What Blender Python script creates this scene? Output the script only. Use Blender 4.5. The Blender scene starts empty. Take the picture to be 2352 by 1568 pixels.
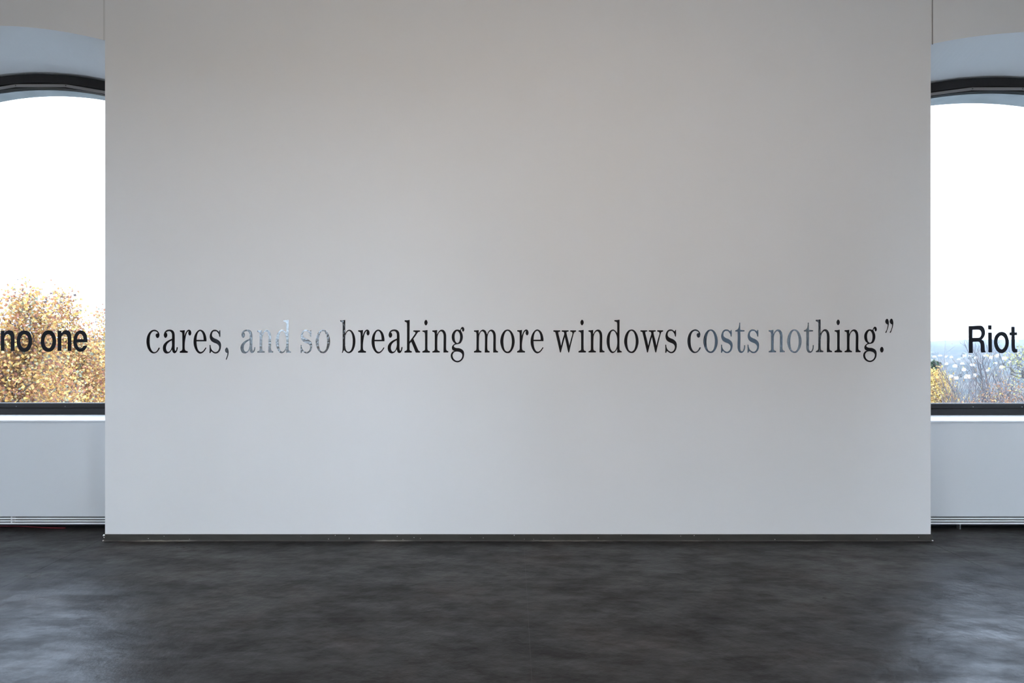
import bpy, bmesh, math, random
import numpy as np
from mathutils import Vector

# ------------------------------------------------------------------ camera, sky, exposure
SC = bpy.context.scene
COL = SC.collection
IMW, IMH, FPX = 2352.0, 1568.0, 1568.0       # picture size, focal length in pixels (24 mm on 36 mm)
EYE = 1.5
D = EYE * FPX / 457.5                         # distance from the lens to the lettered wall
M = D / FPX                                   # metres per pixel on that wall
BACK = 1.3                                    # wall behind the camera

cam = bpy.data.cameras.new('camera'); cam.lens = 24.0; cam.sensor_width = 36.0
cam.clip_end = 8000; cam.clip_start = 0.02
cam_o = bpy.data.objects.new('camera', cam); COL.objects.link(cam_o)
cam_o.location = (0, 0, EYE); cam_o.rotation_euler = (math.pi / 2, 0, 0)
SC.camera = cam_o

SKY_STRENGTH = 25.5
SKY_TINT = (0.785, 0.945, 1.175)
VIEW_DIM_TINT = (0.49, 0.495, 0.50)   # each face of the pane; tint added to dim the outdoor view
vs = SC.view_settings
vs.view_transform = 'Standard'; vs.look = 'None'; vs.gamma = 1.0; vs.use_curve_mapping = False
vs.exposure = 0.98
SC.cycles.max_bounces = 8
SC.cycles.diffuse_bounces = 5
SC.cycles.glossy_bounces = 3
SC.cycles.transparent_max_bounces = 24
SC.cycles.volume_bounces = 0

world = bpy.data.worlds.new('overcast_sky'); SC.world = world; world.use_nodes = True
wn, wl = world.node_tree.nodes, world.node_tree.links
wn.clear()
def wnode(t, **kw):
    n = wn.new(t)
    for k, v in kw.items(): setattr(n, k, v)
    return n
tc = wnode('ShaderNodeTexCoord'); sep = wnode('ShaderNodeSeparateXYZ')
wl.new(tc.outputs['Generated'], sep.inputs[0])
mx = wnode('ShaderNodeMath', operation='MAXIMUM'); mx.inputs[1].default_value = 0.0
wl.new(sep.outputs['Z'], mx.inputs[0])
ma = wnode('ShaderNodeMath', operation='MULTIPLY_ADD')       # overcast sky: (1 + 2 sin(elevation)) / 3
ma.inputs[1].default_value = 2 / 3; ma.inputs[2].default_value = 1 / 3
wl.new(mx.outputs[0], ma.inputs[0])
cl = wnode('ShaderNodeTexNoise'); cl.inputs['Scale'].default_value = 3.0; cl.inputs['Detail'].default_value = 4
mp = wnode('ShaderNodeMapping'); mp.inputs['Scale'].default_value = (1, 1, 3)
wl.new(tc.outputs['Generated'], mp.inputs[0]); wl.new(mp.outputs[0], cl.inputs['Vector'])
mr = wnode('ShaderNodeMapRange'); mr.inputs['To Min'].default_value = 0.9; mr.inputs['To Max'].default_value = 1.1
wl.new(cl.outputs['Fac'], mr.inputs['Value'])
mm = wnode('ShaderNodeMath', operation='MULTIPLY'); wl.new(ma.outputs[0], mm.inputs[0]); wl.new(mr.outputs[0], mm.inputs[1])
ms = wnode('ShaderNodeMath', operation='MULTIPLY'); ms.inputs[1].default_value = SKY_STRENGTH
wl.new(mm.outputs[0], ms.inputs[0])
bg = wnode('ShaderNodeBackground'); bg.inputs['Color'].default_value = (*SKY_TINT, 1)
wl.new(ms.outputs[0], bg.inputs['Strength'])
wo = wnode('ShaderNodeOutputWorld'); wl.new(bg.outputs[0], wo.inputs['Surface'])

# ------------------------------------------------------------------ helpers
def px(x, y, ratio=1.0):
    """point on a plane parallel to the wall, ratio times as far away, as (X, Z)"""
    return ((x - IMW / 2) * M * ratio, EYE - (y - IMH / 2) * M * ratio)

def tag(o, label=None, cat=None, group=None, kind=None):
    if label: o['label'] = label
    if cat: o['category'] = cat
    if group: o['group'] = group
    if kind: o['kind'] = kind
    return o

def link(name, data, parent=None):
    o = bpy.data.objects.new(name, data); COL.objects.link(o)
    if parent: o.parent = parent
    return o

def empty(name, loc=(0, 0, 0)):
    o = link(name, None); o.location = loc; o.empty_display_size = 0.1
    return o

class MB:
    def __init__(s): s.v = []; s.f = []; s.m = []
    def add(s, vs_, fs_, mi=0):
        b = len(s.v); s.v += [tuple(v) for v in vs_]
        for f in fs_: s.f.append(tuple(i + b for i in f)); s.m.append(mi)
    def quad(s, a, b, c, d, mi=0): s.add([a, b, c, d], [(0, 1, 2, 3)], mi)
    def box(s, x0, x1, y0, y1, z0, z1, mi=0):
        v = [(x0, y0, z0), (x1, y0, z0), (x1, y1, z0), (x0, y1, z0), (x0, y0, z1), (x1, y0, z1), (x1, y1, z1), (x0, y1, z1)]
        s.add(v, [(0, 3, 2, 1), (4, 5, 6, 7), (0, 1, 5, 4), (1, 2, 6, 5), (2, 3, 7, 6), (3, 0, 4, 7)], mi)
    def mesh(s, name, mats, normals=True):
        me = bpy.data.meshes.new(name); me.from_pydata(s.v, [], s.f)
        for m in (mats if isinstance(mats, (list, tuple)) else [mats]): me.materials.append(m)
        if any(s.m): me.polygons.foreach_set('material_index', s.m)
        if normals:
            bm = bmesh.new(); bm.from_mesh(me)
            bmesh.ops.remove_doubles(bm, verts=bm.verts, dist=1e-6)
            bmesh.ops.recalc_face_normals(bm, faces=bm.faces); bm.to_mesh(me); bm.free()
        me.update(); return me
    def build(s, name, mats, parent=None, bevel=0.0):
        o = link(name, s.mesh(name, mats), parent)
        if bevel:
            b = o.modifiers.new('bevel', 'BEVEL'); b.width = bevel; b.segments = 2; b.limit_method = 'ANGLE'
        return o

def box(name, x0, x1, y0, y1, z0, z1, mat, parent=None, bevel=0.0):
    m = MB(); m.box(x0, x1, y0, y1, z0, z1); return m.build(name, mat, parent, bevel)

# ------------------------------------------------------------------ materials
def new_mat(name):
    m = bpy.data.materials.new(name); m.use_nodes = True
    nt = m.node_tree; nt.nodes.clear()
    out = nt.nodes.new('ShaderNodeOutputMaterial')
    return m, nt.nodes, nt.links, out

def principled(name, col, rough=0.5, metal=0.0, ior=1.5, noise=None, bump=None, rough_noise=None):
    """noise = (scale, colour b, amount, stretch); bump = (scale, distance)"""
    m, n, l, out = new_mat(name)
    p = n.new('ShaderNodeBsdfPrincipled'); l.new(p.outputs[0], out.inputs[0])
    p.inputs['Base Color'].default_value = (*col, 1); p.inputs['Roughness'].default_value = rough
    p.inputs['Metallic'].default_value = metal; p.inputs['IOR'].default_value = ior
    t = n.new('ShaderNodeTexCoord')
    def nz(scale, detail=5, stretch=(1, 1, 1)):
        k = n.new('ShaderNodeTexNoise'); k.inputs['Scale'].default_value = scale; k.inputs['Detail'].default_value = detail
        mp_ = n.new('ShaderNodeMapping'); mp_.inputs['Scale'].default_value = stretch
        l.new(t.outputs['Object'], mp_.inputs[0]); l.new(mp_.outputs[0], k.inputs['Vector'])
        return k
    if noise:
        k = nz(noise[0], 6, noise[3] if len(noise) > 3 else (1, 1, 1))
        r = n.new('ShaderNodeValToRGB')
        r.color_ramp.elements[0].position = 0.5 - 0.5 / max(noise[2], 0.01) * 0.35
        r.color_ramp.elements[1].position = 0.5 + 0.5 / max(noise[2], 0.01) * 0.35
        r.color_ramp.elements[0].color = (*col, 1); r.color_ramp.elements[1].color = (*noise[1], 1)
        l.new(k.outputs['Fac'], r.inputs[0]); l.new(r.outputs[0], p.inputs['Base Color'])
    if rough_noise:
        k = nz(rough_noise[0]); r = n.new('ShaderNodeMapRange')
        r.inputs['From Min'].default_value = 0.3; r.inputs['From Max'].default_value = 0.7
        r.inputs['To Min'].default_value = rough_noise[1]; r.inputs['To Max'].default_value = rough_noise[2]
        l.new(k.outputs['Fac'], r.inputs['Value']); l.new(r.outputs[0], p.inputs['Roughness'])
    if bump:
        k = nz(bump[0], 4); b = n.new('ShaderNodeBump')
        b.inputs['Distance'].default_value = bump[1]; b.inputs['Strength'].default_value = 1.0
        l.new(k.outputs['Fac'], b.inputs['Height']); l.new(b.outputs[0], p.inputs['Normal'])
    return m

def glass(name, tint):
    m, n, l, out = new_mat(name)
    tr = n.new('ShaderNodeBsdfTransparent'); tr.inputs[0].default_value = (*tint, 1)
    gl = n.new('ShaderNodeBsdfGlossy'); gl.inputs['Roughness'].default_value = 0.02
    ge_ = n.new('ShaderNodeNewGeometry'); dt = n.new('ShaderNodeVectorMath'); dt.operation = 'DOT_PRODUCT'
    l.new(ge_.outputs['Incoming'], dt.inputs[0]); l.new(ge_.outputs['Normal'], dt.inputs[1])
    ab = n.new('ShaderNodeMath'); ab.operation = 'ABSOLUTE'; l.new(dt.outputs['Value'], ab.inputs[0])
    om = n.new('ShaderNodeMath'); om.operation = 'SUBTRACT'; om.inputs[0].default_value = 1.0; l.new(ab.outputs[0], om.inputs[1])
    pw = n.new('ShaderNodeMath'); pw.operation = 'POWER'; pw.inputs[1].default_value = 5.0; l.new(om.outputs[0], pw.inputs[0])
    fr = n.new('ShaderNodeMath'); fr.operation = 'MULTIPLY_ADD'; fr.inputs[1].default_value = 0.96; fr.inputs[2].default_value = 0.04
    l.new(pw.outputs[0], fr.inputs[0])                       # the same reflectance from either side of a face
    mi = n.new('ShaderNodeMixShader')
    l.new(fr.outputs[0], mi.inputs[0]); l.new(tr.outputs[0], mi.inputs[1]); l.new(gl.outputs[0], mi.inputs[2])
    l.new(mi.outputs[0], out.inputs[0])
    return m

def leaf_material(name, stops, trans=0.35):
    """leaf colours picked by the per-face attribute leaf_tint"""
    m, n, l, out = new_mat(name)
    a = n.new('ShaderNodeAttribute'); a.attribute_name = 'leaf_tint'
    r = n.new('ShaderNodeValToRGB'); e = r.color_ramp.elements
    while len(e) < len(stops): e.new(0.5)
    for i, (pos, c) in enumerate(stops): e[i].position = pos; e[i].color = (*c, 1)
    l.new(a.outputs['Fac'], r.inputs[0])
    d = n.new('ShaderNodeBsdfDiffuse'); t = n.new('ShaderNodeBsdfTranslucent'); mi = n.new('ShaderNodeMixShader')
    mi.inputs[0].default_value = trans
    l.new(r.outputs[0], d.inputs[0]); l.new(r.outputs[0], t.inputs[0])
    l.new(d.outputs[0], mi.inputs[1]); l.new(t.outputs[0], mi.inputs[2]); l.new(mi.outputs[0], out.inputs[0])
    return m

PAINT = principled('white_wall_paint', (0.83, 0.815, 0.80), 0.62, noise=(1.3, (0.80, 0.79, 0.78), 0.6), bump=(38, 0.0005))
PAINT2 = principled('white_reveal_paint', (0.92, 0.92, 0.92), 0.7, bump=(60, 0.0004))
CEIL = principled('ceiling_paint', (0.78, 0.75, 0.71), 0.8)
SILLM = principled('white_sill_lacquer', (0.68, 0.69, 0.70), 0.35)
COVER = principled('white_sheet_metal', (0.66, 0.665, 0.67), 0.45)
SLATM = principled('white_slat_metal', (0.85, 0.85, 0.86), 0.35)
FRAME = principled('black_frame_metal', (0.014, 0.013, 0.0145), 0.42, ior=1.38, noise=(30, (0.019, 0.0175, 0.018), 0.5))
LIT_BEAD = principled('lit_bead_grey', (0.30, 0.29, 0.29), 0.35, metal=0.3)  # lighter grey stands in for light caught by the arch bead
RUBBER = principled('black_gasket_rubber', (0.012, 0.012, 0.013), 0.6)
STEEL = principled('screw_steel', (0.35, 0.35, 0.36), 0.35, metal=0.8)
CONCRETE = principled('grey_concrete', (0.80, 0.82, 0.83), 0.85, noise=(7, (0.58, 0.60, 0.60), 0.8), bump=(40, 0.003))
BASEB = principled('dark_baseboard', (0.030, 0.028, 0.022), 0.55, noise=(6, (0.055, 0.05, 0.04), 0.6, (1, 1, 4)), bump=(80, 0.001))
DUST = principled('pale_floor_dust', (0.05, 0.046, 0.042), 0.8, noise=(1.6, (0.30, 0.28, 0.24), 0.9))
for _q in DUST.node_tree.nodes:
    if _q.type == 'VALTORGB': _q.color_ramp.elements[0].position = 0.52; _q.color_ramp.elements[1].position = 0.80
PLASTER = principled('chipped_plaster', (0.75, 0.74, 0.72), 0.8, bump=(90, 0.002))
VINYL = principled('glossy_black_vinyl', (0.004, 0.004, 0.006), 0.045, ior=1.66, bump=(55, 0.0005))
VINYL_MATT = principled('matt_black_vinyl', (0.006, 0.007, 0.011), 0.45, ior=1.3)
GLASS_F = glass('view_dimming_glass', VIEW_DIM_TINT)  # invented tint, holds down the bright outdoors behind the front panes
GLASS_B = glass('clear_window_glass', (0.93, 0.95, 0.95))
BARK = principled('tree_bark', (0.055, 0.048, 0.045), 0.9, noise=(6, (0.09, 0.08, 0.075), 0.6))
TWIG = principled('grey_twig_bark', (0.075, 0.073, 0.085), 0.9, noise=(4, (0.11, 0.092, 0.092), 0.6))

def floor_material():
    m, n, l, out = new_mat('dark_polished_screed')
    p = n.new('ShaderNodeBsdfPrincipled'); l.new(p.outputs[0], out.inputs[0])
    g = n.new('ShaderNodeNewGeometry')
    def nz(scale, stretch=(1, 1, 1), detail=6, rough=0.55, turn=0.0):
        k = n.new('ShaderNodeTexNoise'); k.inputs['Scale'].default_value = scale
        k.inputs['Detail'].default_value = detail; k.inputs['Roughness'].default_value = rough
        q = n.new('ShaderNodeMapping'); q.inputs['Scale'].default_value = stretch; q.inputs['Rotation'].default_value = (0, 0, turn)
        l.new(g.outputs['Position'], q.inputs[0]); l.new(q.outputs[0], k.inputs['Vector'])
        return k
    a = nz(1.5, (1, 1.1, 1), 10, 0.66)
    r = n.new('ShaderNodeValToRGB')
    e = r.color_ramp.elements
    e[0].position = 0.32; e[0].color = (0.017, 0.017, 0.018, 1)
    e[1].position = 0.72; e[1].color = (0.046, 0.040, 0.038, 1)
    x = e.new(0.52); x.color = (0.026, 0.0255, 0.0255, 1)
    l.new(a.outputs['Fac'], r.inputs[0])
    f = nz(16, (0.5, 1.4, 1), 8, 0.7)
    fr = n.new('ShaderNodeMapRange'); fr.inputs['From Min'].default_value = 0.35; fr.inputs['From Max'].default_value = 0.75
    fr.inputs['To Min'].default_value = 0.6; fr.inputs['To Max'].default_value = 1.7
    l.new(f.outputs['Fac'], fr.inputs['Value'])
    mu = n.new('ShaderNodeMix'); mu.data_type = 'RGBA'; mu.blend_type = 'MULTIPLY'; mu.inputs['Factor'].default_value = 1
    l.new(r.outputs[0], mu.inputs['A']); l.new(fr.outputs[0], mu.inputs['B'])
    l.new(mu.outputs['Result'], p.inputs['Base Color'])
    s = nz(2.2, (0.7, 1.5, 1), 7, 0.65)
    sr = n.new('ShaderNodeMapRange'); sr.inputs['From Min'].default_value = 0.3; sr.inputs['From Max'].default_value = 0.7
    sr.inputs['To Min'].default_value = 0.26; sr.inputs['To Max'].default_value = 0.54
    l.new(s.outputs['Fac'], sr.inputs['Value']); l.new(sr.outputs[0], p.inputs['Roughness'])
    p.inputs['IOR'].default_value = 1.34
    wv = nz(4.5, (0.7, 1.3, 1), 7, 0.66, 0.6)
    wr = n.new('ShaderNodeMapRange'); wr.inputs['From Min'].default_value = 0.42; wr.inputs['From Max'].default_value = 0.62
    wr.inputs['To Min'].default_value = 0.14; wr.inputs['To Max'].default_value = 0.40
    l.new(wv.outputs['Fac'], wr.inputs['Value']); l.new(wr.outputs[0], p.inputs['Specular IOR Level'])
    b1 = nz(8, (1, 1, 1), 5, 0.58)
    b = n.new('ShaderNodeBump'); b.inputs['Distance'].default_value = 0.006; b.inputs['Strength'].default_value = 1.0
    l.new(b1.outputs['Fac'], b.inputs['Height']); l.new(b.outputs[0], p.inputs['Normal'])
    return m
FLOOR = floor_material()

# ------------------------------------------------------------------ room shell
X0, X1, ZC = -6.6, 6.6, 5.2
T0 = 0.012                       # masonry face behind the lettered panel
TA, TF, TR = 0.06 * D, 0.11 * D, 0.11 * D + 0.08
PX0, PX1 = -935 * M, 962 * M     # lettered panel
NARC = 40

class Opening:
    def __init__(s, xc, hw, zf, rf, zw, rw, zsill, text):
        s.xc, s.hw, s.zf, s.rf, s.zw, s.rw, s.zsill, s.text = xc, hw, zf, rf, zw, rw, zsill, text
    def xs(s, off=0.0): return [s.xc - (s.hw - off) + 2 * (s.hw - off) * i / NARC for i in range(NARC + 1)]
    def front(s, x): return s.zf - (s.rf - math.sqrt(s.rf ** 2 - (x - s.xc) ** 2))
    def win(s, x, off=0.0): return s.zw - off - ((s.rw - off) - math.sqrt((s.rw - off) ** 2 - (x - s.xc) ** 2))
    def loop(s, off, zbot):
        """closed loop of the window outline, moved in by off, as (x, z)"""
        p = [(s.xc - (s.hw - off), zbot)] + [(x, s.win(x, off)) for x in s.xs(off)] + [(s.xc + (s.hw - off), zbot)]
        return p

ZS_EDGE = px(0, 964.5, 1.06)[1]
ZS_BACK = px(0, 951.5, 1.11)[1]
INNER = 0.106
WL = Opening(-3.953, -3.036 + 3.953, 3.884, 3.50, 3.735, 2.55, ZS_BACK, TR + 0.15)
WR = Opening(4.063, 4.063 - 3.124, 3.839, 4.30, 3.706, 3.30, ZS_BACK - 0.004, TR + 0.24)
BL = Opening(-3.90, 0.88, 3.86, 2.9, 3.72, 2.9, ZS_BACK, TR + 0.2)
BR = Opening(4.15, 0.90, 3.86, 3.0, 3.72, 3.0, ZS_BACK, TR + 0.2)

def arch_wall(name, ops, y0, s, paint):
    """a wall with arched niches and windows; s = +1 in front of the camera, -1 behind it"""
    m = MB()
    P = lambda x, t, z: (x, y0 + s * t, z)
    te = max(o.text for o in ops)
    xb = [X0] + sum([[o.xc - o.hw, o.xc + o.hw] for o in ops], []) + [X1]
    for a, b in zip(xb[0::2], xb[1::2]):
        m.quad(P(a, T0, 0), P(b, T0, 0), P(b, T0, ZC), P(a, T0, ZC), 0)
    for o in ops:
        xs = o.xs(); xi = o.xs(INNER)
        for i in range(NARC):
            a, b = xs[i], xs[i + 1]; c, d = xi[i], xi[i + 1]
            m.quad(P(a, T0, o.front(a)), P(b, T0, o.front(b)), P(b, T0, ZC), P(a, T0, ZC), 0)
            m.quad(P(a, T0, o.front(a)), P(b, T0, o.front(b)), P(b, TR, o.win(b)), P(a, TR, o.win(a)), 1)
            m.quad(P(a, TR, o.win(a)), P(b, TR, o.win(b)), P(d, TR, o.win(d, INNER)), P(c, TR, o.win(c, INNER)), 1)
            m.quad(P(c, TR, o.win(c, INNER)), P(d, TR, o.win(d, INNER)), P(d, o.text, o.win(d, INNER)), P(c, o.text, o.win(c, INNER)), 2)
            m.quad(P(c, o.text, o.win(c, INNER)), P(d, o.text, o.win(d, INNER)), P(d, o.text, ZC), P(c, o.text, ZC), 2)
        for e, sg in ((xs[0], -1), (xs[-1], 1)):
            m.quad(P(e, T0, 0), P(e, TR, 0), P(e, TR, o.win(e)), P(e, T0, o.front(e)), 1)
            f = e - sg * INNER
            m.quad(P(e, TR, 0), P(f, TR, 0), P(f, TR, o.win(f, INNER)), P(e, TR, o.win(e)), 1)
            m.quad(P(f, TR, 0), P(f, o.text, 0), P(f, o.text, o.win(f, INNER)), P(f, TR, o.win(f, INNER)), 2)
        zb = o.zsill - 0.02; ta = TA + 0.16                           # wall under the window, set back behind the cover
        m.quad(P(xs[0], ta, 0), P(xs[-1], ta, 0), P(xs[-1], ta, zb), P(xs[0], ta, zb), 1)
        m.quad(P(xs[0], ta, zb), P(xs[-1], ta, zb), P(xs[-1], TR, zb), P(xs[0], TR, zb), 1)
        zc = o.zsill + 0.075
        m.quad(P(xi[0], TR, zc), P(xi[-1], TR, zc), P(xi[-1], o.text + .03, zc - 0.012), P(xi[0], o.text + .03, zc - 0.012), 2)
        m.quad(P(xi[0], o.text, -0.3), P(xi[-1], o.text, -0.3), P(xi[-1], o.text, zc - .01), P(xi[0], o.text, zc - .01), 2)
        m.quad(P(xi[0], TR, zb), P(xi[-1], TR, zb), P(xi[-1], TR, zc), P(xi[0], TR, zc), 2)
    xe = [X0] + sum([[o.xs(INNER)[0], o.xs(INNER)[-1]] for o in ops], []) + [X1]
    for a, b in zip(xe[0::2], xe[1::2]):
        m.quad(P(a, te, -0.3), P(b, te, -0.3), P(b, te, ZC), P(a, te, ZC), 2)
    o = link(name, m.mesh(name, [paint, PAINT2, CONCRETE], normals=False))
    return tag(o, kind='structure')

arch_wall('wall_front', [WL, WR], D, 1, PAINT)
arch_wall('wall_back', [BL, BR], -BACK, -1, principled('grey_back_wall_paint', (0.24, 0.24, 0.25), 0.7))
tag(box('wall_left', X0 - 0.3, X0, -BACK - 0.9, D + 0.9, -0.3, ZC, PAINT), kind='structure')
tag(box('wall_right', X1, X1 + 0.3, -BACK - 0.9, D + 0.9, -0.3, ZC, PAINT), kind='structure')
tag(box('ceiling', X0 - 0.3, X1 + 0.3, -BACK - 0.9, D + 0.95, ZC, ZC + 0.3, CEIL), kind='structure')

# lettered panel of board, standing proud of the masonry
ZB = px(0, 1226.5)[1]
panel = box('wall_front_panel', PX0, PX1, D, D + T0 - 0.0003, ZB, ZC, PAINT, bevel=0.0015); tag(panel, kind='structure')
GROOVE_SHADE = principled('groove_shade_grey', (0.68, 0.67, 0.65), 0.7); DARKJ = principled('dark_joint_sealant', (0.30, 0.28, 0.27), 0.8)
tag(box('groove_shade_strip', PX0 - 0.017, PX0 - 0.0005, D + 0.006, D + T0 - 0.0003, px(0, 91)[1], ZC, GROOVE_SHADE), kind='structure')  # strip's darker grey paints in the shade of the groove
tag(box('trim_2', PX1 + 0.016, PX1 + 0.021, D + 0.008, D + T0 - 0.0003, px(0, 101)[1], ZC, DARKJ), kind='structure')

# baseboard with chips of plaster and a line of dust along the floor
bb = box('baseboard_front', PX0 - 0.004, PX1 + 0.008, D - 0.007, D + T0 - 0.0004, 0.0, ZB - 0.0005, BASEB, bevel=0.002); tag(bb, kind='structure')
rng = random.Random(5)
m = MB(); n = 260; rows = []
for i in range(n + 1):
    x = PX0 - 0.004 + (PX1 - PX0 + 0.012) * i / n
    w = 0.006 + 0.006 * (0.5 + 0.5 * math.sin(i * 0.11)) * rng.random() + 0.010 * max(0, math.sin(i * 0.047 + 1)) ** 3 * rng.random()
    h = 0.003 + 0.004 * rng.random()
    rows.append([(x, D - 0.0072, h + 0.002), (x, D - 0.0072 - w * 0.5, h * 0.7), (x, D - 0.0072 - w, 0.0004)])
for a, b in zip(rows, rows[1:]):
    m.quad(a[0], b[0], b[1], a[1]); m.quad(a[1], b[1], b[2], a[2])
dust = m.build('dust_line', DUST, bb); tag(dust, 'pale dust gathered along the floor edge', kind='stuff')
def lump(name, x, y, z, r, mat, parent, seed):
    bm = bmesh.new(); bmesh.ops.create_icosphere(bm, subdivisions=2, radius=r)
    rg = random.Random(seed)
    for v in bm.verts: v.co *= 0.75 + 0.5 * rg.random(); v.co.z *= 0.8
    me = bpy.data.meshes.new(name); bm.to_mesh(me); bm.free(); me.materials.append(mat)
    o = link(name, me, parent); o.location = (x, y, z); return o
lump('plaster_chip', PX0 - 0.004, D - 0.006, ZB - 0.006, 0.008, PLASTER, bb, 1)
lump('plaster_chip', PX0 - 0.002, D - 0.008, ZB - 0.022, 0.004, PLASTER, bb, 2)
lump('plaster_chip', PX0 - 0.006, D - 0.010, 0.004, 0.006, PLASTER, bb, 3)
lump('plaster_chip', PX1 + 0.006, D - 0.010, 0.004, 0.006, PLASTER, bb, 4)
for i in range(26):
    x = PX0 + (PX1 - PX0) * rng.random()
    lump('paint_fleck', x, D - 0.007, 0.012 + 0.032 * rng.random(), 0.0016 + 0.0016 * rng.random(), PLASTER, bb, 20 + i)

# floor: sub-base and large slabs with open hairline joints
fl = box('floor', X0, X1, -BACK - 0.7, D + 0.75, -0.3, -0.0012, principled('joint_grey', (0.05, 0.047, 0.045), 0.7)); tag(fl, kind='structure')
xj = [X0, -3.112, 0.088, 3.125, X1]; yj = [-BACK - 0.7, 0.52, 3.704, D + 0.75]
for i in range(4):
    for j in range(3):
        g = 0.0008
        s_ = box('slab', xj[i] + g, xj[i + 1] - g, yj[j] + g, yj[j + 1] - g, -0.0011, 0.0, FLOOR, fl, bevel=0.0006)

# ------------------------------------------------------------------ windows
def ring(m, la, lb, y0, y1, closed=True):
    n = len(la)
    for i in range(n if closed else n - 1):
        j = (i + 1) % n
        a, b, c, d = la[i], la[j], lb[j], lb[i]
        q = lambda p, y: (p[0], y, p[1])
        m.quad(q(a, y0), q(b, y0), q(c, y0), q(d, y0)); m.quad(q(a, y1), q(b, y1), q(c, y1), q(d, y1))
        m.quad(q(a, y0), q(b, y0), q(b, y1), q(a, y1)); m.quad(q(d, y0), q(c, y0), q(c, y1), q(d, y1))

def make_window(name, o, y0, s, gmat, kinks, label):
    root = empty(name, (0, 0, 0)); tag(root, label, kind='structure')
    Y = lambda t: y0 + s * t
    zb = o.zsill
    m = MB(); ring(m, o.loop(0.0, zb), o.loop(0.071, zb + 0.05), Y(TF), Y(TF + 0.075)); m.build('frame', FRAME, root)
    m = MB(); m.box(o.xc - o.hw + 0.071, o.xc + o.hw - 0.071, min(Y(TF + 0.014), Y(TF + 0.055)), max(Y(TF + 0.014), Y(TF + 0.055)), zb + 0.05, zb + 0.0895)
    m.build('bottom_bead', FRAME, root, bevel=0.003)
    # arched glazing bead in straight lengths, with a screw at every joint
    xk = [o.xc - o.hw + 0.071] + [o.xc + k for k in kinks] + [o.xc + o.hw - 0.071]
    for a, b in zip(xk, xk[1:]):
        m = MB()
        lo = [(a + 0.001, o.win(a, 0.071)), (b - 0.001, o.win(b, 0.071))]
        li = [(a + 0.001, o.win(min(max(a, o.xc - o.hw + .095), o.xc + o.hw - .095), 0.071) - 0.024), (b - 0.001, o.win(min(max(b, o.xc - o.hw + .095), o.xc + o.hw - .095), 0.071) - 0.024)]
        ring(m, lo, li, Y(TF + 0.012), Y(TF + 0.045), closed=False)
        for k, e in ((0, lo), (1, lo)): pass
        m.build('glazing_bead', LIT_BEAD, root)
    for sg in (-1, 1):
        xa, xb_ = sorted((o.xc + sg * (o.hw - 0.071), o.xc + sg * (o.hw - 0.095)))
        m = MB(); m.box(xa, xb_, min(Y(TF + .012), Y(TF + .045)), max(Y(TF + .012), Y(TF + .045)), zb + 0.09, o.win(o.xc + sg * (o.hw - .08), 0.071) - 0.002)
        m.build('glazing_bead', LIT_BEAD, root)
    def screw(x, z, t):
        bm = bmesh.new(); bmesh.ops.create_cone(bm, cap_ends=True, segments=10, radius1=0.0038, radius2=0.0032, depth=0.004)
        bmesh.ops.rotate(bm, verts=bm.verts, cent=(0, 0, 0), matrix=__import__('mathutils').Matrix.Rotation(s * math.pi / 2, 3, 'X'))
        me = bpy.data.meshes.new('screw'); bm.to_mesh(me); bm.free(); me.materials.append(STEEL if t > TF + 0.0125 else RUBBER)
        q = link('screw', me, root); q.location = (x, Y(t - 0.002), z)
    for k in kinks: screw(o.xc + k + 0.006, o.win(o.xc + k, 0.071) - 0.012, TF + 0.012)
    for k in (-0.65, -0.24, 0.17, 0.58): screw(o.xc + k + 0.04, zb + 0.066, TF + 0.0139)
    m = MB(); ring(m, o.loop(0.093, zb + 0.088), o.loop(INNER, zb + 0.094), Y(TF + 0.02), Y(TF + 0.066)); m.build('gasket', RUBBER, root)
    lp = o.loop(0.098, zb + 0.09); n = len(lp)
    m = MB(); m.add([(x, Y(TF + 0.046), z) for x, z in lp] + [(x, Y(TF + 0.054), z) for x, z in lp],
                    [tuple(range(n)), tuple(range(2 * n - 1, n - 1, -1))] + [(i, (i + 1) % n, n + (i + 1) % n, n + i) for i in range(n)])
    me = m.mesh('pane', gmat); link('pane', me, root)
    # sill board falling slightly towards the room, with a rounded nose
    m = MB(); xa, xb_ = o.xc - o.hw + 0.001, o.xc + o.hw - 0.001; ta = TA - 0.012
    ze = ZS_EDGE + (o.zsill - ZS_BACK)
    m.add([(xa, Y(ta), ze - .014), (xb_, Y(ta), ze - .014), (xb_, Y(TF + .02), zb - .016), (xa, Y(TF + .02), zb - .016),
           (xa, Y(ta), ze), (xb_, Y(ta), ze), (xb_, Y(TF + .02), zb - .0005), (xa, Y(TF + .02), zb - .0005)],
          [(0, 3, 2, 1), (4, 5, 6, 7), (0, 1, 5, 4), (1, 2, 6, 5), (2, 3, 7, 6), (3, 0, 4, 7)])
    m.build('sill', SILLM, root, bevel=0.003)
    return root

KL = (-0.63, -0.21, 0.21, 0.63)
make_window('window_1', WL, D, 1, GLASS_F, KL, 'arched window with black frame left of the lettered wall')
make_window('window_2', WR, D, 1, GLASS_F, KL, 'arched window with black frame right of the lettered wall')
make_window('window_3', BL, -BACK, -1, GLASS_B, KL, 'arched window in the wall behind the viewer, left')
make_window('window_4', BR, -BACK, -1, GLASS_B, KL, 'arched window in the wall behind the viewer, right')

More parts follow.
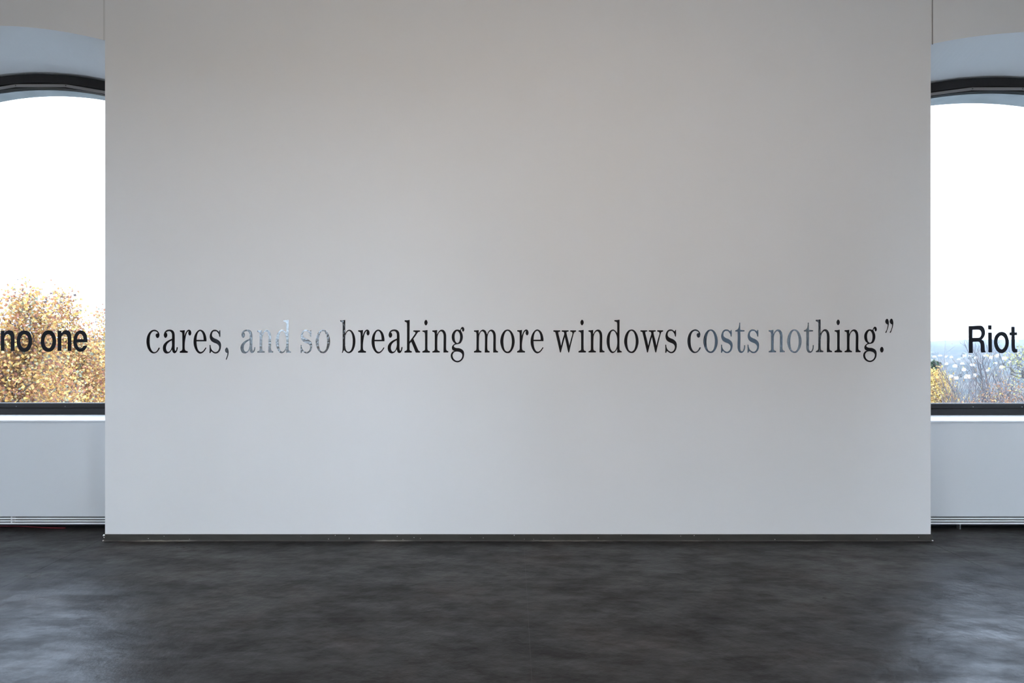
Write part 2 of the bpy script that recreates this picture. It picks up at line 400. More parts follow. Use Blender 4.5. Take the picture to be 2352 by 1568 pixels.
# convector covers below the windows: sheet panel and three air slats
def convector(o, label, clip_x):
    y = D + TA; xa, xb_ = o.xc - o.hw + 0.002, o.xc + o.hw - 0.002
    r = empty('convector_cover', (o.xc, y, 0)); tag(r, label, 'heater cover', 'convector covers under the windows')
    def bx(name, a, b, c, d, e, f, mat, bev=0.0):
        q = box(name, a - o.xc, b - o.xc, c - y, d - y, e, f, mat, r, bev); return q
    bx('panel', xa, xb_, y, y + 0.018, 0.102, ZS_EDGE + (o.zsill - ZS_BACK) - 0.0145, COVER, 0.0015)
    for k in range(3):
        z = 0.042 + k * 0.0198
        bx('slat', xa, xb_, y, y + 0.007, z, z + 0.0118, SLATM, 0.001)
    bx('gap_shade_box', xa + 0.01, xb_ - 0.01, y + 0.045, y + 0.14, 0.02, 0.8, RUBBER)  # dark box added behind the slats to blacken their gaps
    for cx, za, zb_, mt in clip_x:
        bx('bracket', cx - 0.005, cx + 0.005, y + 0.006, y + 0.044, za, zb_, mt)
    return r
convector(WL, 'white convector cover with slatted foot under the left window', [(px(25, 0, 1.06)[0], 0.044, 0.1, COVER)])
convector(WR, 'white convector cover with slatted foot under the right window', [(px(2197, 0, 1.07)[0], 0.0, 0.041, STEEL)])

# dark red cable lying in the gap under the left convector cover
cab = [(px(-40 + 205 * k / 14, 0, 1.08)[0], D + TA + 0.05 + 0.03 * math.sin(k * 0.35), 0.0062) for k in range(15)]
m = MB(); rows = []
for x, y, z in cab: rows.append([(x, y + 0.006 * math.cos(a * math.pi / 4), z + 0.006 * math.sin(a * math.pi / 4)) for a in range(8)])
for a, b in zip(rows, rows[1:]):
    for k in range(8): m.quad(a[k], a[(k + 1) % 8], b[(k + 1) % 8], b[k])
tag(m.build('floor_cable', principled('dark_red_rubber', (0.10, 0.008, 0.012), 0.5)), 'dark red cable on the floor under the left convector cover', 'cable')

# ------------------------------------------------------------------ unseen ceiling lamps, added to fill light on the wall
FILL_LAMP_W = 43.0
FILL_LAMPM, _n, _l, _o = new_mat('fill_lamp_diffuser')
_e = _n.new('ShaderNodeEmission'); _e.inputs[0].default_value = (1.0, 0.865, 0.735, 1); _e.inputs[1].default_value = FILL_LAMP_W; _l.new(_e.outputs[0], _o.inputs[0])
FILL_HOUSING = principled('fill_lamp_housing', (0.6, 0.6, 0.6), 0.4, metal=0.2)
for lx, where in ((-1.15, 'left'), (1.25, 'right')):
    r = empty('ceiling_fill_lamp', (lx, 0.75, ZC)); tag(r, 'added linear fill lamp above the viewer, %s one' % where, 'lamp', 'added linear fill lamps')
    box('fill_housing', -1.05, 1.05, -0.10, 0.10, -0.09, -0.0005, FILL_HOUSING, r, 0.004)
    box('fill_diffuser', -1.03, 1.03, -0.085, 0.085, -0.098, -0.0905, FILL_LAMPM, r)

# ------------------------------------------------------------------ lettering
# glyph outlines: origin and scale of the drawing grid, baseline, contours of "x,y" points; * marks a sharp corner
G = {}
def glyph(key, ox, oy, sc, base, *contours):
    out = []
    for c in contours:
        pts = []
        for w in c.split():
            k = w.endswith('*'); a, b = w.rstrip('*').split(',')
            pts.append((ox + float(a) / sc, base - (oy + float(b) / sc), k))
        out.append(pts)
    left = min(p[0] for c in out for p in c)
    G[key] = [[(x - left, y, k) for x, y, k in c] for c in out]

glyph('c', 332, 750, 22.4, 809.6,
 "790,1100 720,1230 620,1330 480,1375 360,1340 250,1240 165,1090 120,920 105,770 120,600 165,440 250,290 370,190 510,155 620,185 710,260 765,370 770,460 735,550 670,582 610,540 580,460 590,390 640,350 695,345* 640,270 560,238 470,235 380,290 315,390 280,520 268,700 272,880 300,1050 360,1190 430,1275 510,1305 600,1275 670,1195 720,1100 755,1072")
glyph('a', 332, 750, 22.4, 809.6,
 "1670,1050 1705,1060 1700,1150 1660,1270 1600,1345 1530,1362 1465,1320 1430,1230 1415,1165* 1380,1225 1310,1320 1220,1370 1130,1378 1040,1340 970,1240 945,1110 960,990 1010,890 1090,800 1200,720 1320,660 1415,615* 1418,500 1412,380 1375,290 1310,240 1230,232 1150,260 1105,295* 1150,340 1175,430 1150,520 1080,578 1020,530 992,440 1010,340 1065,240 1150,175 1260,150 1380,160 1470,210 1530,300 1552,430 1555,700 1553,1000 1555,1150 1575,1230 1600,1238 1635,1190 1650,1100",
 "1408,705* 1300,765 1200,850 1135,950 1108,1080 1120,1180 1160,1260 1215,1292 1290,1265 1360,1170 1400,1050 1415,920")
glyph('r', 408, 750, 22.4, 809.6,
 "115,190* 240,190 365,175* 355,320 345,480* 400,340 440,260 510,180 590,155 660,195 697,290 690,390 650,445 620,455 575,425 548,350 555,270 575,235* 530,245 470,320 430,440 400,600 375,760 362,900 360,1100 375,1180 410,1230 470,1255 505,1265 520,1300 505,1342* 115,1342* 105,1305 125,1265 190,1235 225,1200 240,1130 240,600 238,380 225,310 185,275 130,260 115,235")
glyph('e', 408, 750, 22.4, 809.6,
 "1480,755* 1480,620 1445,450 1380,300 1280,195 1165,155 1060,190 960,290 880,430 835,590 818,770 830,930 880,1100 960,1250 1060,1350 1160,1385 1270,1350 1370,1260 1440,1160 1475,1095 1445,1070 1400,1125 1320,1230 1220,1295 1130,1280 1060,1200 1010,1080 980,930 970,755*",
 "975,680* 980,560 1005,420 1060,290 1150,228 1230,270 1290,380 1325,520 1335,680*")
glyph('s', 475, 750, 19.6, 809.6,
 "585,160* 615,160* 622,320 610,465 595,470 570,430 550,350 500,270 440,210 390,208 330,210 270,260 245,340 250,420 290,480 370,530 470,570 570,640 630,720 655,830 640,980 590,1100 500,1185 395,1208 310,1180 240,1125 205,1120 180,1180 135,1190* 140,1000 138,820* 175,830 190,930 240,1040 310,1110 400,1145 480,1115 540,1040 568,930 540,840 460,770 360,730 250,670 180,590 145,470 160,340 220,210 300,150 380,138 460,155 520,200 560,215")
glyph(',', 475, 750, 19.6, 809.6,
 "835,1070 860,980 910,938 955,970 985,1060 995,1160 975,1290 935,1400 890,1485 862,1475* 900,1380 930,1270 940,1185* 900,1175 855,1140")
glyph('b', 775, 730, 17.42, 809.5,
 "115,95* 200,95 310,80* 310,300 308,620* 345,560 400,500 460,475 540,490 620,570 680,690 712,830 715,960 700,1100 650,1250 570,1360 480,1408 410,1405 340,1365 285,1310 255,1305 235,1330 205,1395 180,1400* 205,1270 210,900 208,450 205,220 180,175 125,150 110,125",
 "312,800 320,700 350,620 400,550 460,520 520,550 570,640 600,770 610,900 605,1050 580,1190 530,1300 440,1355 370,1320 330,1240 312,1100 308,950")
glyph('k', 922, 730, 17.42, 809.5,
 "125,95* 210,95 325,78* 322,500 320,940* 430,790 550,620 555,590 520,560 475,550 468,520 480,500* 735,500* 742,530 720,555 670,565 630,610 560,720 470,840* 560,1040 660,1270 700,1325 735,1335 740,1365 730,1390* 575,1390* 555,1360 490,1200 390,960* 325,1030* 320,1250 335,1300 375,1325 405,1335 412,1360 400,1390* 120,1390* 112,1360 130,1330 190,1305 215,1260 218,1200 218,230 205,190 175,165 130,150 120,120")
glyph('i', 922, 730, 17.42, 809.5,
 "845,505* 930,500 1045,482* 1042,700 1042,1230 1055,1290 1090,1320 1130,1330 1138,1360 1125,1390* 845,1390* 835,1360 850,1330 905,1310 935,1280 942,1220 940,640 925,595 890,565 848,555 838,530",
 "980,80 1020,105 1047,190 1020,270 980,302 940,270 915,190 940,110")
glyph('n', 988, 740, 15.68, 809.5,
 "80,295* 160,292 250,280* 245,360 242,435* 290,360 350,290 420,268 490,290 545,360 570,450 575,560 572,960 590,1010 625,1035 650,1045 655,1070 645,1090* 475,1090* 480,700 480,480 465,410 435,355 390,330 350,345 300,400 270,480 258,580 255,960 270,1010 310,1035 340,1045 345,1070 335,1092* 80,1092* 75,1065 90,1045 130,1030 155,1000 162,950 160,420 150,380 125,355 85,345 75,320")
glyph('g', 988, 740, 15.68, 809.5,
 "1080,285* 1100,230 1130,185 1165,172 1205,190 1228,250 1220,310 1185,340 1155,310 1150,270 1145,240* 1115,270 1105,305* 1140,370 1170,460 1175,560 1150,660 1095,750 1020,785 950,795 890,815 855,850 860,885 900,915 960,930 1040,935 1120,965 1180,1010 1215,1080 1220,1180 1195,1290 1130,1380 1050,1430 975,1445 890,1425 810,1370 760,1300 740,1210 760,1120 810,1060 870,1035* 820,1010 790,970 780,910 800,850 850,800 895,765* 830,710 790,630 775,530 790,430 840,340 910,280 980,265 1040,275",
 "975,320 1030,360 1065,440 1075,540 1062,650 1030,720 975,748 920,710 890,640 878,530 890,420 930,345",
 "850,1095 900,1065 980,1058 1060,1075 1120,1110 1155,1170 1150,1250 1110,1330 1040,1380 975,1392 910,1375 850,1320 815,1250 808,1170")
glyph('m', 1082, 750, 22.4, 809.4,
 "140,195* 260,192 385,178* 380,270 375,375* 430,290 500,200 600,155 690,185 760,260 800,370 820,395* 860,290 940,190 1040,155 1140,190 1220,290 1255,420 1262,560 1260,1130 1275,1200 1310,1245 1365,1265 1378,1300 1365,1335* 1125,1335* 1130,900 1130,480 1105,350 1055,270 990,240 930,275 880,350 845,460 830,620 825,1100 840,1200 880,1245 930,1262 945,1300 930,1335* 690,1335* 700,900 700,500 680,370 630,280 560,242 490,280 435,370 405,490 395,650 390,1120 405,1200 450,1245 510,1262 525,1300 510,1335* 145,1335* 130,1300 150,1262 210,1245 250,1200 265,1130 265,380 250,310 215,275 150,262 132,230")
glyph('o', 1388, 730, 17.42, 809.4,
 "1078,468 1170,490 1260,580 1330,730 1362,930 1340,1110 1270,1280 1170,1390 1078,1412 980,1385 880,1280 810,1110 785,940 815,750 880,600 970,500",
 "1075,522 1150,560 1210,680 1240,820 1248,940 1235,1110 1190,1260 1130,1330 1075,1350 1000,1320 950,1240 920,1110 910,940 925,770 960,640 1010,555")
glyph('d', 1388, 730, 17.42, 809.4,
 "405,95* 490,92 610,75* 608,500 608,1240 625,1300 660,1325 690,1340 700,1360 690,1382* 600,1388 510,1395* 515,1240* 480,1300 420,1370 330,1412 250,1380 170,1270 110,1100 92,940 110,760 170,600 260,500 350,468 420,500 470,550 515,605* 515,400 510,210 480,165 420,145 402,120",
 "355,525 410,550 460,630 500,750 515,900 512,1050 490,1190 430,1310 350,1352 290,1310 240,1210 218,1080 212,930 225,750 260,600 305,540")
glyph('w', 1268, 750, 22.4, 809.4,
 "65,195* 400,195* 412,230 395,262 335,270 310,310 330,420 400,700 458,985* 540,640 615,400 610,330 580,280 505,262 485,230 500,195* 835,195* 845,230 830,262 760,270 735,310 750,420 830,730 885,985* 950,700 1040,380 1035,320 1005,280 940,262 922,230 935,195* 1215,195* 1228,230 1210,262 1150,285 1110,350 1060,540 960,930 880,1290 865,1330 845,1338 825,1325 800,1230 650,550* 600,720 455,1290 440,1328 420,1338 400,1325 385,1270 170,340 145,285 75,262 55,230")
glyph('t', 1840, 735, 19.6, 808.5,
 "295,105* 335,105* 335,300 340,430* 430,440 520,450 530,480 515,505* 340,510* 345,800 340,1280 360,1360 410,1395 460,1370 500,1270 515,1120* 560,1115* 555,1240 520,1360 460,1440 380,1470 300,1440 240,1340 218,1220 222,800 220,510* 120,505* 110,480 130,450 200,415 250,360 280,280 290,190")
glyph('h', 1840, 735, 19.6, 808.5,
 "660,-20* 760,-25 872,-40* 875,200 873,585* 930,510 1000,430 1085,405 1170,435 1240,530 1270,650 1280,800 1275,1280 1295,1340 1340,1370 1380,1380 1390,1410 1375,1440* 1155,1440* 1160,1000 1155,680 1140,590 1100,515 1050,490 1000,515 940,590 905,690 885,800 880,1270 895,1335 940,1365 990,1378 1000,1405 985,1442* 665,1442* 655,1410 680,1380 735,1350 765,1300 770,1200 770,140 755,95 720,65 670,50 655,20")
glyph('.', 1980, 725, 14.255, 808.5, "648,1015 690,1045 706,1110 690,1170 648,1200 608,1170 590,1110 608,1045")
glyph('"', 1980, 725, 14.255, 808.5,
 "815,98 850,130 870,200 872,260 855,370 820,470 785,555 752,548* 800,460 830,350 835,282* 800,270 765,230 755,180 775,120",
 "960,95 995,127 1015,197 1017,257 1000,367 965,467 930,552 897,545* 945,457 975,347 980,279* 945,267 910,227 900,177 920,117")
glyph('N', 0, 745, 22.4, 805.6,
 "40,320* 240,320* 225,455* 300,370 400,305 500,295 610,320 690,400 735,530 745,680 748,1358* 550,1358* 555,720 545,640 500,545 400,500 310,530 245,620 230,740 235,1358* 40,1358*")
glyph('O', 0, 745, 22.4, 805.6,
 "1260,300 1390,320 1510,400 1600,560 1645,750 1650,880 1630,1050 1560,1230 1440,1360 1260,1412 1110,1380 980,1280 900,1120 862,950 870,750 920,550 1010,400 1130,320",
 "1255,500 1350,540 1430,660 1462,820 1455,950 1400,1100 1330,1190 1260,1215 1180,1180 1100,1090 1055,950 1045,830 1080,680 1150,550")
glyph('E', 150, 745, 22.4, 805.6,
 "1140,915* 1140,760 1110,590 1040,430 920,330 780,300 650,340 530,450 450,620 420,830 425,1000 480,1180 590,1320 720,1395 830,1400 960,1345 1060,1240 1140,1085* 940,1085* 910,1140 870,1195 790,1225 700,1190 640,1100 600,1000 595,915*",
 "600,755* 620,660 680,540 770,482 850,520 910,610 940,755*")
glyph('R', 2215, 740, 19.6, 809.8,
 "190,165* 450,160 720,145 820,185 890,270 930,400 930,530 890,640 830,730 770,780* 850,830 890,920 910,1060 920,1230 940,1300 970,1355* 760,1365* 735,1270 735,1130 720,980 680,900 620,875 375,880* 380,1380* 200,1380*",
 "370,340* 620,335 700,360 750,430 765,520 740,610 690,675 630,690 365,695*")
glyph('I', 2215, 740, 19.6, 809.8, "1065,130* 1230,135* 1225,330* 1070,325*", "1070,455* 1235,455* 1250,1350* 1085,1355*")
glyph('Q', 2272, 740, 19.6, 809.8,
 "555,428 680,450 790,550 860,720 885,900 860,1080 790,1240 680,1350 550,1388 420,1350 310,1240 240,1080 215,900 235,720 310,560 430,455",
 "545,600 630,640 700,740 730,900 710,1040 650,1160 560,1215 470,1160 410,1060 370,900 390,760 450,650")
glyph('T', 2272, 740, 19.6, 809.8,
 "1000,195* 1155,195* 1155,450* 1255,450* 1260,580* 1155,580* 1165,1120 1190,1190 1230,1205 1275,1205* 1265,1350* 1180,1360 1110,1360 1050,1300 1015,1200 1005,900 1005,585* 915,585* 920,455* 1000,450*")

def smooth(pts, steps=6):
    n = len(pts); P = [np.array(p[:2]) for p in pts]; out = []
    unit = lambda v: v / max(np.linalg.norm(v), 1e-9)
    for i in range(n):
        a, b = P[i], P[(i + 1) % n]; ka, kb = pts[i][2], pts[(i + 1) % n][2]
        L = np.linalg.norm(b - a)
        if ka and kb: out.append(tuple(a)); continue
        ta = unit(b - a) if ka else unit(b - P[i - 1])
        tb = unit(b - a) if kb else unit(P[(i + 2) % n] - a)
        for k in range(steps):
            t = k / steps
            h = (2*t**3 - 3*t*t + 1) * a + (t**3 - 2*t*t + t) * L * ta + (-2*t**3 + 3*t*t) * b + (t**3 - t*t) * L * tb
            out.append(tuple(h))
    return out

LETTER_MESH = {}
def letter_mesh(key, scale, mat):
    if (key, mat.name) in LETTER_MESH: return LETTER_MESH[(key, mat.name)]
    cu = bpy.data.curves.new('glyph', 'CURVE'); cu.dimensions = '2D'; cu.fill_mode = 'BOTH'; cu.extrude = 0.0006
    for c in G[key]:
        p = smooth(c); sp = cu.splines.new('POLY'); sp.points.add(len(p) - 1)
        for q, (x, y) in zip(sp.points, p): q.co = (x * scale, y * scale, 0, 1)
        sp.use_cyclic_u = True
    o = bpy.data.objects.new('glyph', cu); COL.objects.link(o)
    bpy.context.view_layer.update()
    me = bpy.data.meshes.new_from_object(o.evaluated_get(bpy.context.evaluated_depsgraph_get()))
    bpy.data.objects.remove(o); bpy.data.curves.remove(cu)
    for v in me.vertices: v.co = (v.co.x, -v.co.z, v.co.y)
    me.materials.clear(); me.materials.append(mat); me.name = 'letter'
    LETTER_MESH[(key, mat.name)] = me
    return me

def word(name, label, letters, base, ratio, y, mat, cat, group):
    x0 = px(letters[0][1], 0, ratio)[0]; z0 = px(0, base(letters[0][1]), ratio)[1]
    r = empty(name, (x0, y, z0)); tag(r, label, cat, group)
    for key, lx in letters:
        o = link('letter', letter_mesh(key, M * ratio, mat), r)
        X, Z = px(lx, base(lx), ratio); o.location = (X - x0, 0, Z - z0)
    return r
base_wall = lambda x: 809.65 - 1.1 * (x - 336) / 1700
WY = D - 0.0008
def ww(label, s): return word('wall_word', label, s, base_wall, 1.0, WY, VINYL, 'lettering', 'words of the sentence on the wall')
ww('black serif word "cares," first word of the wall sentence', [('c', 336.6), ('a', 374.2), ('r', 412.9), ('e', 444.7), ('s', 481.4), (',', 517.1)])
ww('shiny serif word "and" mirroring sky and branches, after "cares,"', [('a', 552.5), ('n', 590.8), ('d', 633.4)])
ww('short shiny serif word "so" before "breaking" on the wall', [('s', 690.5), ('o', 725.0)])
ww('black serif word "breaking" on the white wall', [('b', 781.5), ('r', 822.3), ('e', 853.5), ('a', 890.5), ('k', 928.8), ('i', 970.0), ('n', 993.0), ('g', 1035.3)])
ww('black serif word "more" in the middle of the wall sentence', [('m', 1088.3), ('o', 1149.0), ('r', 1187.5), ('e', 1218.7)])
ww('black serif word "windows" on the white wall', [('w', 1270.8), ('i', 1328.5), ('n', 1351.5), ('d', 1393.3), ('o', 1433.5), ('w', 1470.7), ('s', 1527.9)])
ww('serif word "costs" fading from black to slate blue shine', [('c', 1578.8), ('o', 1615.4), ('s', 1655.9), ('t', 1688.5), ('s', 1716.8)])
ww('last serif word "nothing." with closing quotation mark on the wall', [('n', 1765.4), ('o', 1807.8), ('t', 1846.1), ('h', 1873.5), ('i', 1916.6), ('n', 1939.6), ('g', 1982.6), ('.', 2021.2), ('"', 2033.0)])
RG = (D + TF + 0.0452) / D
GY = D + TF + 0.0452
def gw(label, s, b): return word('window_word', label, s, lambda x: b, RG, GY, VINYL_MATT, 'lettering', 'words on the window panes')
gw('bold black word "no" on the left window pane', [('N', 1.8), ('O', 38.5)], 805.6)
gw('bold black word "one" on the left window pane', [('O', 93.7), ('N', 132.4), ('E', 168.7)], 805.6)
gw('bold black word "Riot" on the right window pane', [('R', 2224.7), ('I', 2269.3), ('Q', 2283.0), ('T', 2318.5)], 809.8)

# ------------------------------------------------------------------ outside: ground, hills, houses
TERR = [(6.0, -12), (60, -12.5), (120, -17), (300, -32), (600, -42), (800, -38), (1000, -30), (1250, -22), (1700, -12), (2500, -2), (3200, 4), (3600, -30)]
def terrain(x, y):
    r = math.hypot(x, y - 2); a = math.atan2(x, y - 2)
    z = float(np.interp(r, [p[0] for p in TERR], [p[1] for p in TERR]))
    w = min(max((r - 150) / 1500, 0), 1)
    return z + w * (7 * math.sin(a * 9 + 1.0) + 4 * math.sin(a * 23 + r * 0.004) + 2.0 * math.sin(a * 61 + r * 0.011))
m = MB(); NA = 220; RR = [6, 12, 25, 45, 70, 110, 170, 250, 350, 480, 600, 720, 850, 1000, 1150, 1300, 1500, 1750, 2000, 2250, 2500, 2800, 3200, 3600]
grid = [[(r * math.sin(2 * math.pi * i / NA), 2 + r * math.cos(2 * math.pi * i / NA)) for i in range(NA)] for r in RR]
m.v = [(x, y, terrain(x, y)) for row in grid for x, y in row]
for j in range(len(RR) - 1):
    for i in range(NA):
        m.f.append((j * NA + i, j * NA + (i + 1) % NA, (j + 1) * NA + (i + 1) % NA, (j + 1) * NA + i)); m.m.append(0)
m.m = [0] * len(m.f)
gm, gn, gl_, gout = new_mat('wooded_ground')
gp = gn.new('ShaderNodeBsdfDiffuse'); gl_.new(gp.outputs[0], gout.inputs[0])
gg = gn.new('ShaderNodeNewGeometry'); gz = gn.new('ShaderNodeTexNoise'); gz.inputs['Scale'].default_value = 0.02; gz.inputs['Detail'].default_value = 9
gr = gn.new('ShaderNodeValToRGB'); ge = gr.color_ramp.elements
ge[0].position = 0.43; ge[0].color = (0.036, 0.043, 0.042, 1); ge[1].position = 0.60; ge[1].color = (0.068, 0.064, 0.054, 1)
gl_.new(gg.outputs['Position'], gz.inputs['Vector']); gl_.new(gz.outputs['Fac'], gr.inputs[0]); gl_.new(gr.outputs[0], gp.inputs[0])
tag(link('ground', m.mesh('ground', gm)), kind='structure')

HW = principled('house_render', (0.72, 0.71, 0.69), 0.9); HR = principled('pale_roof', (0.48, 0.44, 0.43), 0.8)
rng = random.Random(11)
def house_meshes(l, w, h, rh):
    a = MB(); a.box(-l / 2, l / 2, -w / 2, w / 2, -1.0, h)
    a.add([(-l / 2, -w / 2, h), (-l / 2, w / 2, h), (-l / 2, 0, h + rh)], [(0, 1, 2)]); a.add([(l / 2, -w / 2, h), (l / 2, w / 2, h), (l / 2, 0, h + rh)], [(0, 1, 2)])
    b = MB(); e = 0.25
    for s in (-1, 1):
        b.add([(-l / 2 - e, s * (w / 2 + e), h - e * rh / (w / 2)), (l / 2 + e, s * (w / 2 + e), h - e * rh / (w / 2)), (l / 2 + e, 0, h + rh + .15), (-l / 2 - e, 0, h + rh + .15),
               (-l / 2 - e, s * (w / 2 + e), h - e * rh / (w / 2) - .25), (l / 2 + e, s * (w / 2 + e), h - e * rh / (w / 2) - .25), (l / 2 + e, 0, h + rh - .1), (-l / 2 - e, 0, h + rh - .1)],
              [(0, 1, 2, 3), (4, 7, 6, 5), (0, 4, 5, 1), (0, 3, 7, 4), (1, 5, 6, 2)])
    return a.mesh('house', HW), b.mesh('roof', HR)
HM = [house_meshes(3.6, 3.0, 1.9, 1.4), house_meshes(4.4, 3.3, 2.2, 1.4), house_meshes(3.1, 2.8, 1.7, 1.2)]
house_px = [(2146, 818), (2159, 816), (2172, 817), (2185, 818), (2202, 823), (2215, 815), (2228, 816), (2241, 819), (2174, 832), (2194, 838), (2214, 845), (2252, 832),
            (2262, 815), (2276, 818), (2291, 814), (2307, 820), (2185, 861), (2196, 864), (2222, 862), (2240, 858), (2320, 829), (2268, 848), (2210, 833), (2233, 836), (2286, 832), (2300, 840)]
for hx, hy in house_px:
    best = None
    for Yd in np.linspace(500, 1700, 240):               # where that line of sight meets the hillside
        X = (hx - IMW / 2) / FPX * Yd; Z = EYE - (hy - IMH / 2) / FPX * Yd
        e = abs(terrain(X, Yd) + 3 - Z)
        if best is None or e < best[0]: best = (e, X, Yd)
    _, X, Yd = best
    a, b = rng.choice(HM)
    h = link('house', a); h.location = (X, Yd, terrain(X, Yd)); h.rotation_euler.z = rng.uniform(-0.6, 0.6)
    tag(h, 'tiny white gabled house on the hazy hillside beyond the right window', 'house', 'far houses on the hillside')
    link('roof', b, h)

# rounded far trees between the houses
def crown_mesh(seed):
    bm = bmesh.new(); bmesh.ops.create_icosphere(bm, subdivisions=3, radius=1.0); rg = random.Random(seed)
    ph = [(rg.uniform(2, 6), rg.uniform(2, 6), rg.uniform(2, 6), rg.uniform(0, 6)) for _ in range(5)]
    for v in bm.verts:
        k = 1 + sum(0.07 * math.sin(a * v.co.x + b_ * v.co.y + c_ * v.co.z + d_) for a, b_, c_, d_ in ph) + rg.uniform(-0.06, 0.06)
        v.co = Vector((v.co.x * 1.9 * k, v.co.y * 1.9 * k, 2.0 + v.co.z * 2.6 * k))
    me = bpy.data.meshes.new('far_tree'); bm.to_mesh(me); bm.free(); me.materials.append(FARTREE); return me
FARTREE = principled('far_tree_foliage', (0.050, 0.060, 0.058), 1.0, noise=(0.9, (0.085, 0.078, 0.058), 0.8))
tm = MB(); tm.add([(0.25 * math.cos(k), 0.25 * math.sin(k), z) for z in (-1, 2) for k in (0, 2.1, 4.2)], [(0, 1, 4, 3), (1, 2, 5, 4), (2, 0, 3, 5)])
TRUNK = tm.mesh('trunk', BARK); CROWNS = [crown_mesh(k) for k in range(4)]
rng = random.Random(77)
for k in range(44):
    fx, fy = rng.uniform(2100, 2400), rng.uniform(806, 872); best = None
    for Yd in np.linspace(450, 1700, 200):
        X = (fx - IMW / 2) / FPX * Yd; e = abs(terrain(X, Yd) + 3 - (EYE - (fy - IMH / 2) / FPX * Yd))
        if best is None or e < best[0]: best = (e, X, Yd)
    _, X, Yd = best
    o = link('far_tree', rng.choice(CROWNS)); o.location = (X, Yd, terrain(X, Yd)); sc_ = rng.uniform(0.8, 1.5); o.scale = (sc_, sc_, sc_); o.rotation_euler.z = rng.uniform(0, 6)
    tag(o, 'small rounded hazy tree among the far hillside houses', 'tree', 'far trees on the hillside'); link('trunk', TRUNK, o)

# ------------------------------------------------------------------ trees
def tubes(segs, sides=5):
    V, F = [], []
    for p0, p1, r0, r1 in segs:
        d = p1 - p0; L = np.linalg.norm(d)
        if L < 1e-6: continue
        d = d / L; u = np.cross(d, (0.3, 0.9, 0.31)); u /= np.linalg.norm(u); w = np.cross(d, u); b = len(V)
        for p, r in ((p0, r0), (p1, r1)):
            for k in range(sides):
                a = 2 * math.pi * k / sides; V.append(tuple(p + r * (math.cos(a) * u + math.sin(a) * w)))
        for k in range(sides): F.append((b + k, b + (k + 1) % sides, b + sides + (k + 1) % sides, b + sides + k))
    return V, F

def skeleton(rs, base, fork, pts, rmin, upward=0.0, power=2.3):
    """join scattered crown points into a branching tree, each to its best nearer node; returns segments and nodes"""
    nodes = [np.array(base), np.array(fork)]; par = [-1, 0]
    order = np.argsort(np.linalg.norm(pts - fork, axis=1))
    for i in order:
        p = pts[i]; N = np.array(nodes[1:]); dv = p - N
        cost = np.linalg.norm(dv, axis=1) + upward * np.maximum(0, N[:, 2] - p[2]) * 2 + 0.12 * np.linalg.norm(N - fork, axis=1)
        j = int(np.argmin(cost)) + 1
        mid = (nodes[j] + p) / 2 + rs.normal(0, 0.05, 3) * np.linalg.norm(p - nodes[j])
        nodes.append(mid); par.append(j); nodes.append(p); par.append(len(nodes) - 2)
    load = np.zeros(len(nodes)); kids = [0] * len(nodes)
    for i in range(len(nodes) - 1, 0, -1):
        if load[i] == 0: load[i] = 1
        load[par[i]] += load[i]; kids[par[i]] += 1
    rad = rmin * load ** (1 / power)
    segs = [(nodes[par[i]], nodes[i], min(rad[par[i]], rad[i] * 1.6), rad[i]) for i in range(1, len(nodes))]
    return segs, np.array(nodes), np.array([k == 0 for k in kids])

def leaves(rs, centres, per, spread, size, tint=(0, 1), flat=0.0):
    n = len(centres) * per
    c = np.repeat(centres, per, axis=0) + rs.normal(0, 1, (n, 3)) * spread
    ax = rs.normal(0, 1, (n, 3)); ax /= np.linalg.norm(ax, axis=1)[:, None]
    ax[:, 2] *= 1 - flat
    b = np.cross(ax, rs.normal(0, 1, (n, 3))); b /= np.linalg.norm(b, axis=1)[:, None]
    nn = np.cross(ax, b)
    s = size * rs.uniform(0.6, 1.25, (n, 1)); j = lambda: rs.uniform(0.8, 1.2, (n, 1))
    # three-lobed leaf, folded along its midrib: base, lobe, notch, tip, notch, lobe
    v = np.stack([c - ax * s * .45, c + b * s * .50 * j() + nn * s * .14 - ax * s * .02, c + b * s * .28 + ax * s * .22 + nn * s * .06,
                  c + ax * s * .58 * j(), c - b * s * .28 + ax * s * .22 + nn * s * .06, c - b * s * .50 * j() + nn * s * .14 - ax * s * .02], axis=1).reshape(-1, 3)
    f = np.arange(n * 6).reshape(-1, 6)
    t = np.repeat(rs.uniform(tint[0], tint[1], len(centres)), per) * 0.3 + rs.uniform(tint[0], tint[1], n) * 0.7
    return v, f, t

def leaf_object(name, v, f, t, mat, parent):
    me = bpy.data.meshes.new(name); n = len(f)
    me.vertices.add(len(v)); me.vertices.foreach_set('co', v.ravel())
    tri = np.concatenate([f[:, [0, 1, 2]], f[:, [0, 2, 3]], f[:, [0, 3, 4]], f[:, [0, 4, 5]]], axis=1).reshape(-1, 3)
    me.loops.add(len(tri) * 3); me.loops.foreach_set('vertex_index', tri.ravel().astype(np.int32))
    me.polygons.add(len(tri)); me.polygons.foreach_set('loop_start', np.arange(0, len(tri) * 3, 3, dtype=np.int32))
    a = me.attributes.new('leaf_tint', 'FLOAT', 'FACE'); a.data.foreach_set('value', np.repeat(t, 4).astype(np.float32))
    me.materials.append(mat); me.update(calc_edges=True); me.validate()
    return tag(link(name, me, parent), kind='stuff')

